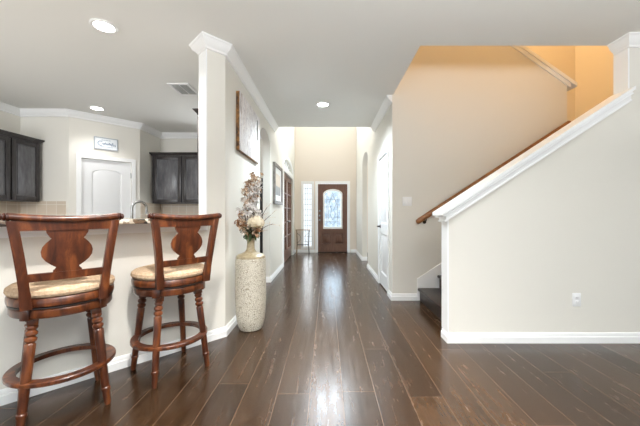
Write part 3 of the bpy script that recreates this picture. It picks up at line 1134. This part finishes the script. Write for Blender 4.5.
downlight(-1.88, 2.53, 'large round recessed light nearest, above the bar stools', 70, (1, 0.97, 0.93))
downlight(-0.35, 0.85, 'added unseen fill downlight above the camera', 250, (1, 0.96, 0.91), cone=112)  # added lamp, unseen, brightens the bar wall and stools
downlight(0.35, 1.85, 'added unseen fill downlight before the hall', 48, (0.97, 0.98, 1.0), cone=112)  # added lamp, unseen, brightens the lower stair wall
downlight(-3.3, 1.7, 'added unseen fill downlight over the breakfast area', 190, (1, 0.98, 0.96), cone=135)  # added lamp, unseen, brightens the kitchen corner and pantry
downlight(-3.45, 4.50, 'round recessed light close above the pantry door', 18, (1, 0.985, 0.97), cone=118)
downlight(-0.06, 4.34, 'round recessed light in the middle of the hall ceiling', 140, (0.8, 0.92, 1.0))

vent = empty('ceiling_vent', (-1.815, 3.82, H), label='white rectangular air vent in the ceiling beside the column', cat='vent')
bm = B()
me = plate_mesh('frame', rect(-0.13, 0.13, -0.18, 0.18), [rect(-0.1, 0.1, -0.15, 0.15)], 0.012)
me.transform(Matrix.Translation((0, 0, -0.012)))
link('frame', me, M_TRIM, vent)
bm.free()
bm = B()
for i in range(10):
    y = -0.14 + i * 0.031
    box(bm, -0.1, 0.1, -0.013, 0.013, -0.001, 0.001, mtx=Matrix.Translation((0, y, -0.008)) @ Matrix.Rotation(math.radians(28), 4, 'X'))
box(bm, -0.003, 0.003, -0.15, 0.15, -0.012, -0.004)
obj('slats', bm, M_TRIM, vent)
bm = B()
box(bm, -0.1, 0.1, -0.15, 0.15, -0.001, -0.0002)
obj('duct_back', bm, mat('vent_dark', (168, 170, 164), 0.8), vent)

# ------------------------------------------------------------------ switch and outlet
sw_ = empty('light_switch', (1.067, YB, 1.32), label='white double light switch on the wall beside the stairs', cat='switch')
bm = B()
box(bm, -0.062, 0.062, -0.007, -0.0005, -0.06, 0.06, 0.003)
obj('plate', bm, M_PLATE, sw_)
for s_ in (-1, 1):
    bm = B()
    box(bm, s_ * 0.025 - 0.016, s_ * 0.025 + 0.016, -0.011, -0.006, -0.034, 0.034, 0.002)
    obj('rocker', bm, M_TRIM, sw_)
ot = empty('wall_outlet', (2.235, YK, 0.385), label='white electrical outlet low on the greige stair wall', cat='outlet')
bm = B()
box(bm, -0.038, 0.038, -0.007, -0.0005, -0.06, 0.06, 0.003)
obj('plate', bm, M_PLATE, ot)
for s_ in (-1, 1):
    bm = B()
    box(bm, -0.017, 0.017, -0.010, -0.006, s_ * 0.02 - 0.014, s_ * 0.02 + 0.014, 0.002)
    sk = obj('socket', bm, M_PLATE, ot)
    bm = B()
    for q in (-0.006, 0.006):
        box(bm, q - 0.001, q + 0.001, -0.0105, -0.0095, s_ * 0.02 - 0.004, s_ * 0.02 + 0.006)
    obj('slots', bm, M_BLACK, sk)

# ------------------------------------------------------------------ pictures
art = empty('canvas_painting', (XL + 0.002, 3.63, 2.14), label='large unframed abstract canvas in pale brush strokes above the vase', cat='painting')
bm = B()
box(bm, 0.036, 0.040, -0.47, 0.47, -0.31, 0.31, 0.001)
obj('canvas', bm, M_ART, art)
bm = B()
me = plate_mesh('canvas_edge', rect(-0.47, 0.47, -0.31, 0.31), [rect(-0.44, 0.44, -0.28, 0.28)], 0.036)
me.transform(frame_m((0, 0, 0), (0, 1)))
bm.free()
link('canvas_edge', me, M_ARTE, art, label='brown and black painted edge')
bm = B()
box(bm, 0.0405, 0.0445, 0.30, 0.335, -0.02, 0.24)
obj('dark_stroke', bm, M_BRONZE, art)

pic = empty('framed_picture', (XL + 0.002, 5.74, 1.70), label='grey framed picture with wide white mat hanging before the french doors', cat='picture')
me = plate_mesh('picture_frame', rect(-0.45, 0.45, -0.37, 0.37), [rect(-0.39, 0.39, -0.31, 0.31)], 0.045)
me.transform(frame_m((0, 0, 0), (0, 1)))
link('picture_frame', me, noisy('silver_grey_frame', [(0.3, (88, 82, 78)), (0.7, (136, 130, 124))], 12, rough=0.4), pic)
me = plate_mesh('mat_board', rect(-0.39, 0.39, -0.31, 0.31), [rect(-0.27, 0.27, -0.2, 0.2)], 0.004)
me.transform(frame_m((0.02, 0, 0), (0, 1)))
link('mat_board', me, M_TRIM, pic)
M_PRT = mat('beige_grey_print', rough=0.5)
gr = N(M_PRT, 'ShaderNodeSeparateXYZ')
LK(M_PRT, coords(M_PRT), gr.inputs[0])
mr = N(M_PRT, 'ShaderNodeMapRange')
mr.inputs['From Min'].default_value = -0.2
mr.inputs['From Max'].default_value = 0.2
LK(M_PRT, gr.outputs[2], mr.inputs['Value'])
LK(M_PRT, ramp(M_PRT, mr.outputs['Result'], [(0.0, (150, 152, 156)), (0.4, (166, 166, 168)), (0.45, (222, 210, 196)), (1.0, (232, 222, 210))]), bsdf(M_PRT).inputs['Base Color'])
bm = B()
box(bm, 0.012, 0.019, -0.28, 0.28, -0.21, 0.21)
obj('print', bm, M_PRT, pic)

# pantry sign
sn = PL[0] + pu.x * 0.467 + pu.y * 0.0005, PL[1] + pu.y * 0.467 - pu.x * 0.0005
sign = empty('wall_sign', (sn[0], sn[1], 2.30), math.atan2(pu.y, pu.x), label='small white sign with blue lettering above the pantry door', cat='sign')
bm = B()
box(bm, -0.15, 0.15, -0.012, -0.001, -0.088, 0.088)
obj('board', bm, mat('sign_board', (240, 245, 248), 0.6), sign)
me = plate_mesh('sign_frame', rect(-0.16, 0.16, -0.098, 0.098), [rect(-0.147, 0.147, -0.085, 0.085)], 0.018)
me.transform(Matrix(((1, 0, 0, 0), (0, 0, -1, -0.001), (0, 1, 0, 0), (0, 0, 0, 1))))
link('sign_frame', me, mat('sign_frame_grey', (172, 178, 186), 0.5), sign)
M_INK = mat('sign_blue_ink', (112, 134, 164), 0.6)
bm = B()
yb = -0.0135


def stroke(pts, r):
    tube(bm, [(p[0], yb, p[1]) for p in pts], r, 6)


stroke([(-0.075 + 0.035 * math.cos(t), 0.0 + 0.035 * math.sin(t)) for t in [math.radians(a_) for a_ in range(50, 320, 20)]], 0.0045)
wv = [(-0.05 + i * 0.0025, -0.005 + 0.014 * math.sin(i * 0.85) + (0.014 if i in (14, 15, 16, 38, 39) else 0)) for i in range(50)]
stroke(wv, 0.003)
stroke([(0.075, -0.03), (0.09, 0.03), (0.1, -0.025), (0.118, 0.005), (0.125, -0.03)], 0.0055)
for a_, b_ in ((-0.06, -0.045), (-0.035, -0.02), (-0.01, 0.005), (0.015, 0.03), (0.04, 0.055)):
    stroke([(a_, 0.05), ((a_ + b_) / 2, 0.064), (b_, 0.05)], 0.0028)
stroke([(-0.09, -0.052), (0.09, -0.052)], 0.0022)
obj('lettering', bm, M_INK, sign)


# ------------------------------------------------------------------ bar stools
def copy_tree(o, parent=None):
    c = o.copy()
    COL.objects.link(c)
    if parent:
        c.parent = parent
    for ch in list(o.children):
        copy_tree(ch, c)
    return c


def make_stool():
    t = empty('bar_stool', (0, 0, 0))
    # legs: turned, fluted, splayed
    for sx in (-1, 1):
        for sy in (-1, 1):
            top = Vector((sx * 0.135, sy * 0.135, 0.60))
            bot = Vector((sx * 0.188, sy * 0.188, 0.0))
            ax = (top - bot)
            L = ax.length
            prof = [(0.013, 0.0), (0.017, 0.012), (0.020, 0.085), (0.0235, 0.092), (0.0235, 0.104), (0.019, 0.110), (0.0205, 0.118),
                    (0.0245, 0.40), (0.025, 0.455), (0.019, 0.463), (0.027, 0.474), (0.028, 0.486), (0.019, 0.496), (0.0275, 0.508), (0.0275, 0.52),
                    (0.019, 0.53), (0.026, 0.542), (0.026, 0.552), (0.02, 0.56)]
            bm = B()
            seg = 28
            rings = []
            for r, z in prof:
                fl = 0.115 < z < 0.46
                ring = []
                for i in range(seg):
                    a_ = 2 * PI * i / seg
                    rr_ = r * (0.90 if (fl and i % 4 in (1, 2) and 0.12 < z < 0.456) else 1.0)
                    ring.append(bm.verts.new((rr_ * math.cos(a_), rr_ * math.sin(a_), z)))
                rings.append(ring)
            for a_, b_ in zip(rings, rings[1:]):
                for i in range(seg):
                    j = (i + 1) % seg
                    bm.faces.new((a_[i], a_[j], b_[j], b_[i]))
            bm.faces.new(list(reversed(rings[0])))
            bm.faces.new(rings[-1])
            box(bm, -0.024, 0.024, -0.024, 0.024, 0.558, L, 0.003)
            q = Vector((0, 0, 1)).rotation_difference(ax.normalized()).to_matrix().to_4x4()
            bmesh.ops.transform(bm, matrix=Matrix.Translation(bot) @ q, verts=bm.verts)
            obj('leg', bm, M_CHERRY, t, True, 30)
    # foot ring
    bm = B()
    seg = 48
    prof = [(0.208, 0.236), (0.252, 0.236), (0.257, 0.241), (0.257, 0.257), (0.252, 0.262), (0.208, 0.262)]
    rings = [[bm.verts.new((r * math.cos(2 * PI * i / seg), r * math.sin(2 * PI * i / seg), z)) for i in range(seg)] for r, z in prof]
    for a_, b_ in zip(rings, rings[1:] + rings[:1]):
        for i in range(seg):
            j = (i + 1) % seg
            bm.faces.new((a_[i], a_[j], b_[j], b_[i]))
    obj('foot_ring', bm, M_CHERRY, t)
    # seat
    bm = B()
    lathe(bm, [(0.0, 0.590), (0.205, 0.590), (0.232, 0.594), (0.238, 0.604), (0.238, 0.636), (0.230, 0.646), (0.0, 0.648)], 56, caps=False)
    obj('apron', bm, M_CHERRY, t)
    for k in range(4):
        bm = B()
        box(bm, 0.196, 0.243, -0.026, 0.026, 0.586, 0.645, 0.004, mtx=Matrix.Rotation(math.radians(45 + 90 * k), 4, 'Z'))
        obj('corner_block', bm, M_CHERRY, t)
    bm = B()
    lathe(bm, [(0.225, 0.645), (0.242, 0.646), (0.242, 0.653), (0.225, 0.655)], 56)
    obj('swivel_ring', bm, M_SWIVEL, t)
    bm = B()
    lathe(bm, [(0.0, 0.653), (0.236, 0.654), (0.246, 0.660), (0.248, 0.672), (0.248, 0.692), (0.242, 0.702), (0.225, 0.706), (0.0, 0.706)], 56, caps=False)
    obj('seat_frame', bm, M_CHERRY, t)
    bm = B()
    lathe(bm, [(0.0, 0.700), (0.225, 0.702), (0.246, 0.710), (0.253, 0.724), (0.250, 0.742), (0.232, 0.756), (0.18, 0.767), (0.09, 0.773), (0.0, 0.775)], 56, caps=False)
    obj('seat_cushion', bm, M_SEAT, t, label='tan upholstered seat cushion')

    # back: gently curved in plan, leaning away from the seat
    def by(x, z):
        s_ = max((z - 0.66) / 0.48, 0.0)
        return -0.222 - 0.055 * s_ ** 1.6 + 0.35 * x * x - 0.012 * math.sin(s_ * PI)

    def px(z):
        s_ = (z - 0.60) / 0.54
        return 0.160 + 0.056 * max(s_, 0) ** 1.5
    for s_ in (-1, 1):
        bm = B()
        rows = []
        n = 14
        for i in range(n + 1):
            z = 0.655 + (1.12 - 0.655) * i / n
            x = px(z)
            w = 0.021 if i > 2 else 0.024
            d_ = 0.015
            y = by(x, z)
            rows.append([bm.verts.new((s_ * (x + a_ * w), y + b_ * d_, z)) for a_, b_ in ((-1, -1), (-0.6, -1.25), (0.6, -1.25), (1, -1), (1, 1), (-1, 1))])
        k = len(rows[0])
        for a_, b_ in zip(rows, rows[1:]):
            for i in range(k):
                j = (i + 1) % k
                bm.faces.new((a_[i], a_[j], b_[j], b_[i]))
        bm.faces.new(rows[0])
        bm.faces.new(list(reversed(rows[-1])))
        obj('back_post', bm, M_CHERRY, t, True, 40)

    def bent_slab(name, outline_fn, xs, th, m):
        """outline_fn(x) -> (z0, z1) sampled along xs, thickness th, bent to the curve of the back"""
        bm = B()
        rows = []
        for x in xs:
            z0, z1 = outline_fn(x)
            rows.append([bm.verts.new((x, by(x, z) + o, z)) for z, o in ((z0, -th / 2), (z1, -th / 2), (z1, th / 2), (z0, th / 2))])
        for a_, b_ in zip(rows, rows[1:]):
            for i in range(4):
                j = (i + 1) % 4
                bm.faces.new((a_[i], a_[j], b_[j], b_[i]))
        bm.faces.new(rows[0])
        bm.faces.new(list(reversed(rows[-1])))
        bmesh.ops.bevel(bm, geom=[e for e in bm.edges if len(e.link_faces) == 2 and e.calc_face_angle(0) > 1.0], offset=0.003, segments=2, affect='EDGES')
        return obj(name, bm, m, t, True, 35)
    xs = [-0.215 + 0.43 * i / 20 for i in range(21)]
    bent_slab('top_rail', lambda x: (1.068, 1.137 - 0.012 * (1 - (x / 0.22) ** 2)), xs, 0.026, M_CHERRY)
    # rolled crest with beaded ends
    bm = B()
    xs2 = [-0.222 + 0.444 * i / 20 for i in range(21)]
    tube(bm, [(x, by(x, 1.14) - 0.008, 1.142 - 0.014 * (1 - (x / 0.22) ** 2)) for x in xs2], 0.0185, 14)
    obj('crest_roll', bm, M_CHERRY, t)
    for s_ in (-1, 1):
        bm = B()
        p = Vector((s_ * 0.222, by(0.222, 1.14) - 0.008, 1.140))
        ang = math.atan(0.7 * 0.222) * s_
        mt = Matrix.Translation(p) @ Matrix.Rotation(ang, 4, 'Z') @ Matrix.Rotation(s_ * PI / 2, 4, 'Y')
        lathe(bm, [(0.0185, -0.004), (0.0215, 0.0), (0.0215, 0.006), (0.016, 0.010), (0.021, 0.014), (0.021, 0.019), (0.014, 0.023), (0.017, 0.028), (0.010, 0.034), (0.0, 0.035)], 16, mtx=mt, caps=False)
        obj('rail_finial', bm, M_CHERRYD, t)
    xs3 = [-0.172 + 0.344 * i / 14 for i in range(15)]
    bent_slab('lower_rail', lambda x: (0.800, 0.842), xs3, 0.022, M_CHERRY)
    # urn splat
    half = [(0.838, 0.056), (0.852, 0.056), (0.858, 0.050), (0.868, 0.044), (0.876, 0.054), (0.888, 0.068), (0.905, 0.084), (0.93, 0.098), (0.955, 0.101),
            (0.98, 0.095), (1.00, 0.083), (1.015, 0.070), (1.024, 0.062), (1.030, 0.068), (1.042, 0.074), (1.054, 0.080), (1.072, 0.083)]
    bm = B()
    rows = []
    for z, hw in half:
        cols = []
        for o in (-0.008, 0.008):
            hq = hw * 1.07
            cols.append([bm.verts.new((hq * k / 5, by(hq * k / 5, z) + o, z)) for k in range(-5, 6)])
        rows.append(cols)
    for a_, b_ in zip(rows, rows[1:]):
        for q in range(2):
            for i in range(10):
                bm.faces.new((a_[q][i], a_[q][i + 1], b_[q][i + 1], b_[q][i]))
        for i in (0, 10):
            bm.faces.new((a_[0][i], a_[1][i], b_[1][i], b_[0][i]))
    for cols in (rows[0], rows[-1]):
        for i in range(10):
            bm.faces.new((cols[0][i], cols[0][i + 1], cols[1][i + 1], cols[1][i]))
    obj('urn_splat', bm, M_CHERRY, t, True, 40)
    return t


s1 = make_stool()
s1.location = (-1.598, 1.825, 0)
s1.rotation_euler = (0, 0, math.radians(44.5))
s2 = copy_tree(s1)
s2.location = (-1.172, 2.25, 0)
s2.rotation_euler = (0, 0, math.radians(51))
tag(s1, 'cherry wood bar stool with tan seat, nearest and cut by the left edge', 'stool', 'bar stools at the breakfast bar')
tag(s2, 'cherry wood bar stool with tan seat, farther one close to the vase', 'stool', 'bar stools at the breakfast bar')

# ------------------------------------------------------------------ floor vase and its flowers
VX, VY = -0.77, 3.03
vase = empty('floor_vase', (VX, VY, 0), label='tall cream crackled floor vase standing beside the wall corner', cat='vase')
bm = B()
lathe(bm, [(0.085, 0.0), (0.108, 0.004), (0.122, 0.03), (0.136, 0.09), (0.146, 0.17), (0.152, 0.30), (0.153, 0.45), (0.152, 0.60), (0.150, 0.69), (0.146, 0.712)], 48, caps=True)
obj('body', bm, M_VASE, vase)
bm = B()
lathe(bm, [(0.146, 0.712), (0.142, 0.730), (0.124, 0.746), (0.088, 0.758), (0.056, 0.772), (0.041, 0.800), (0.037, 0.85), (0.039, 0.88), (0.046, 0.905), (0.048, 0.910), (0.044, 0.911), (0.034, 0.88), (0.032, 0.80), (0.09, 0.74), (0.10, 0.70)], 48, caps=False)
obj('neck', bm, M_VASEN, vase, label='smooth gold cream neck')

M_STEM = mat('brown_stem', (92, 74, 52), 0.7)
M_GREEN = noisy('green_leaf', [(0.3, (52, 72, 40)), (0.7, (98, 116, 70))], 12, rough=0.6)
M_PETC = noisy('cream_petal', [(0.3, (226, 212, 182)), (0.7, (246, 238, 220))], 20, rough=0.7)
M_PETW = noisy('white_petal', [(0.3, (232, 228, 226)), (0.7, (252, 250, 248))], 20, rough=0.7)
M_RUST = noisy('rust_petal', [(0.36, (150, 104, 68)), (0.46, (206, 172, 138)), (0.58, (238, 226, 210))], 14, rough=0.8)
M_SAGE = noisy('grey_leaf', [(0.3, (206, 196, 178)), (0.7, (232, 226, 214))], 14, rough=0.7)


def leaf(bm, base, d, ln, wd_, up=Vector((0, 0, 1)), curl=0.25):
    d = d.normalized()
    s_ = d.cross(up)
    if s_.length < 1e-3:
        s_ = d.cross(Vector((1, 0, 0)))
    s_.normalize()
    n_ = s_.cross(d)
    rows = []
    for i in range(5):
        f = i / 4
        w = wd_ * math.sin(PI * (0.08 + 0.88 * f)) / 2
        c = base + d * (ln * f) - n_ * (curl * ln * f * f)
        rows.append([bm.verts.new(c - s_ * w + n_ * w * 0.3), bm.verts.new(c), bm.verts.new(c + s_ * w + n_ * w * 0.3)])
    for a_, b_ in zip(rows, rows[1:]):
        bm.faces.new((a_[0], a_[1], b_[1], b_[0]))
        bm.faces.new((a_[1], a_[2], b_[2], b_[1]))


def rnd(s_):
    return Vector((random.uniform(-s_, s_), random.uniform(-s_, s_), random.uniform(-s_, s_)))


def stem_curve(tip, bend):
    """from deep in the neck out through the rim to tip (vase-local)"""
    tip = Vector(tip)
    base = Vector((tip.x * 0.04, tip.y * 0.04, 0.76))
    rim = Vector((tip.x * 0.14, tip.y * 0.14, 0.90))
    rim.xy = rim.xy.normalized() * min(rim.xy.length, 0.022)
    pts = [base, rim]
    for i in range(1, 7):
        f = i / 6
        p = rim.lerp(tip, f)
        p += Vector(bend) * math.sin(PI * f)
        pts.append(p)
    return pts


bouquet = empty('flower_arrangement', (VX, VY, 0.76), label='dried arrangement of rust, white and cream flowers in the floor vase', cat='flowers')


def flower(name, tip, label, kind, bend=(0, 0, 0)):
    t = None
    pts = stem_curve(tip, bend)
    bm = B()
    tube(bm, pts, [0.0035] * 2 + [0.003] * 4 + [0.0025] * 2, 6)
    t = obj(name, bm, M_STEM, bouquet, loc=(0, 0, -0.76), label=label)
    tip = Vector(tip)
    axis = (pts[-1] - pts[-2]).normalized()
    bm = B()
    if kind == 'peony':
        for r0, ln, nn in ((0.018, 0.05, 26), (0.04, 0.056, 44), (0.055, 0.06, 70)):
            for i in range(nn):
                zz = 1 - 2 * (i + 0.5) / nn
                a_ = i * 2.399963
                n_ = Vector((math.cos(a_) * math.sqrt(1 - zz * zz), math.sin(a_) * math.sqrt(1 - zz * zz), zz))
                tg = Vector((0, 0, 1)) - n_ * n_.z + rnd(0.2)
                leaf(bm, tip + Vector((n_.x, n_.y, n_.z * 0.55)) * r0 * 1.15 - tg * ln * 0.45, tg * 0.6 + n_ * 0.6, ln * 0.62, 0.036, up=n_, curl=0.35)
        obj('blossom', bm, M_PETC, t)
    elif kind == 'rust':
        for i in range(9):
            c = pts[3 + i % 5] .lerp(tip, random.random()) + rnd(0.026)
            for j in range(5):
                leaf(bm, c, rnd(1) + Vector((0, 0, 0.3)), random.uniform(0.032, 0.055), random.uniform(0.024, 0.04), curl=0.5)
        obj('blossoms', bm, M_RUST, t)
    elif kind == 'white':
        for i in range(7):
            c = pts[3 + i % 5].lerp(tip, random.random()) + rnd(0.024)
            for j in range(6):
                leaf(bm, c, rnd(1) + Vector((0, 0, 0.2)), random.uniform(0.03, 0.046), 0.03, curl=0.2)
        obj('blossoms', bm, M_PETW, t)
        bm = B()
        for i in range(3):
            leaf(bm, pts[3 + i], rnd(1), 0.06, 0.02)
        obj('leaves', bm, M_SAGE, t)
    elif kind == 'green':
        for i in range(9):
            leaf(bm, pts[2 + i % 5].lerp(tip, 0.3 * random.random()), rnd(1) + Vector((0, -0.3, 0.1)), random.uniform(0.05, 0.075), 0.026)
        obj('leaves', bm, M_GREEN, t)
    elif kind == 'twig':
        for i in range(7):
            c = pts[2 + i % 6]
            d_ = (axis + rnd(0.8)).normalized()
            tube(bm, [c, c + d_ * 0.05, c + d_ * 0.09 + Vector((0, 0, -0.012))], [0.0014, 0.0011, 0.0007], 5)
            for q in range(3):
                bmesh.ops.create_icosphere(bm, subdivisions=1, radius=0.0035, matrix=Matrix.Translation(c + d_ * (0.03 + 0.025 * q)))
        obj('twigs', bm, M_RUST, t)
    return t


flower('cream_peony', (0.08, -0.115, 1.07), 'large cream peony low at the front of the bouquet', 'peony')
for tp in ((-0.02, -0.02, 1.50), (0.08, 0.01, 1.55), (0.04, -0.02, 1.53), (-0.05, -0.03, 1.40), (0.03, -0.03, 1.45)):
    flower('rust_flower_spray', tp, 'rust and tan dried flower spray standing high in the vase', 'rust', (-0.02, 0, 0))
for tp in ((-0.09, -0.06, 1.08), (-0.11, -0.02, 1.15), (-0.04, -0.10, 1.04), (0.08, -0.08, 1.02)):
    flower('rust_blossom', tp, 'small rust dried blossom spray low in the bouquet', 'rust')
for tp in ((-0.07, -0.04, 1.22), (0.03, -0.04, 1.28), (0.08, -0.01, 1.40), (-0.02, 0.0, 1.47), (-0.10, -0.03, 1.18), (0.10, -0.04, 1.20), (0.02, -0.06, 1.22), (0.05, -0.02, 1.33), (-0.05, -0.02, 1.3), (0.07, 0.0, 1.5), (0.0, -0.04, 1.38), (0.05, -0.05, 1.44)):
    flower('white_blossom_spray', tp, 'white and grey blossom spray among the rust flowers', 'white')
for tp in ((0.01, -0.10, 0.985), (0.07, -0.08, 0.985), (-0.05, -0.07, 1.0), (0.11, -0.06, 1.0), (0.035, -0.11, 1.0), (-0.02, -0.11, 1.03)):
    flower('green_leaf_sprig', tp, 'green leafy sprig just above the vase neck', 'green')
for tp in ((0.20, 0.0, 1.14), (0.22, -0.03, 1.05), (0.17, -0.02, 1.22)):
    flower('thin_twig', tp, 'thin bare twig arching out to the right of the bouquet', 'twig', (0, 0, 0.03))

# ------------------------------------------------------------------ small plant stand by the sidelight
ps = empty('plant_stand', (-0.70, YF - 0.19, 0), label='small wire stand with brown top before the sidelight', cat='stand')
bm = B()
box(bm, -0.2, 0.2, -0.11, 0.11, 0.675, 0.69, 0.006)
obj('stand_top', bm, M_BRASS, ps)
for sx in (-1, 1):
    for sy in (-1, 1):
        bm = B()
        tube(bm, [(sx * 0.18, sy * 0.09, 0.0), (sx * 0.165, sy * 0.08, 0.3), (sx * 0.18, sy * 0.09, 0.672)], 0.008, 8)
        obj('leg', bm, M_BRASS if sx < 0 else M_BLACK, ps)
bm = B()
for q in range(7):
    y = -0.08 + q * 0.0267
    tube(bm, [(-0.168, y, 0.25), (0.168, y, 0.25)], 0.004, 6)
tube(bm, [(-0.168, -0.085, 0.25), (-0.168, 0.085, 0.25)], 0.006, 6)
tube(bm, [(0.168, -0.085, 0.25), (0.168, 0.085, 0.25)], 0.006, 6)
obj('wire_shelf', bm, M_BLACK, ps)
bm = B()
for s_ in (-1, 1):
    tube(bm, [(s_ * 0.17, -0.085, 0.6)] + [(s_ * (0.17 - 0.12 * math.sin(PI * i / 10)), -0.085, 0.6 - 0.3 * i / 10) for i in range(1, 11)], 0.004, 6)
obj('scroll', bm, M_BLACK, ps)
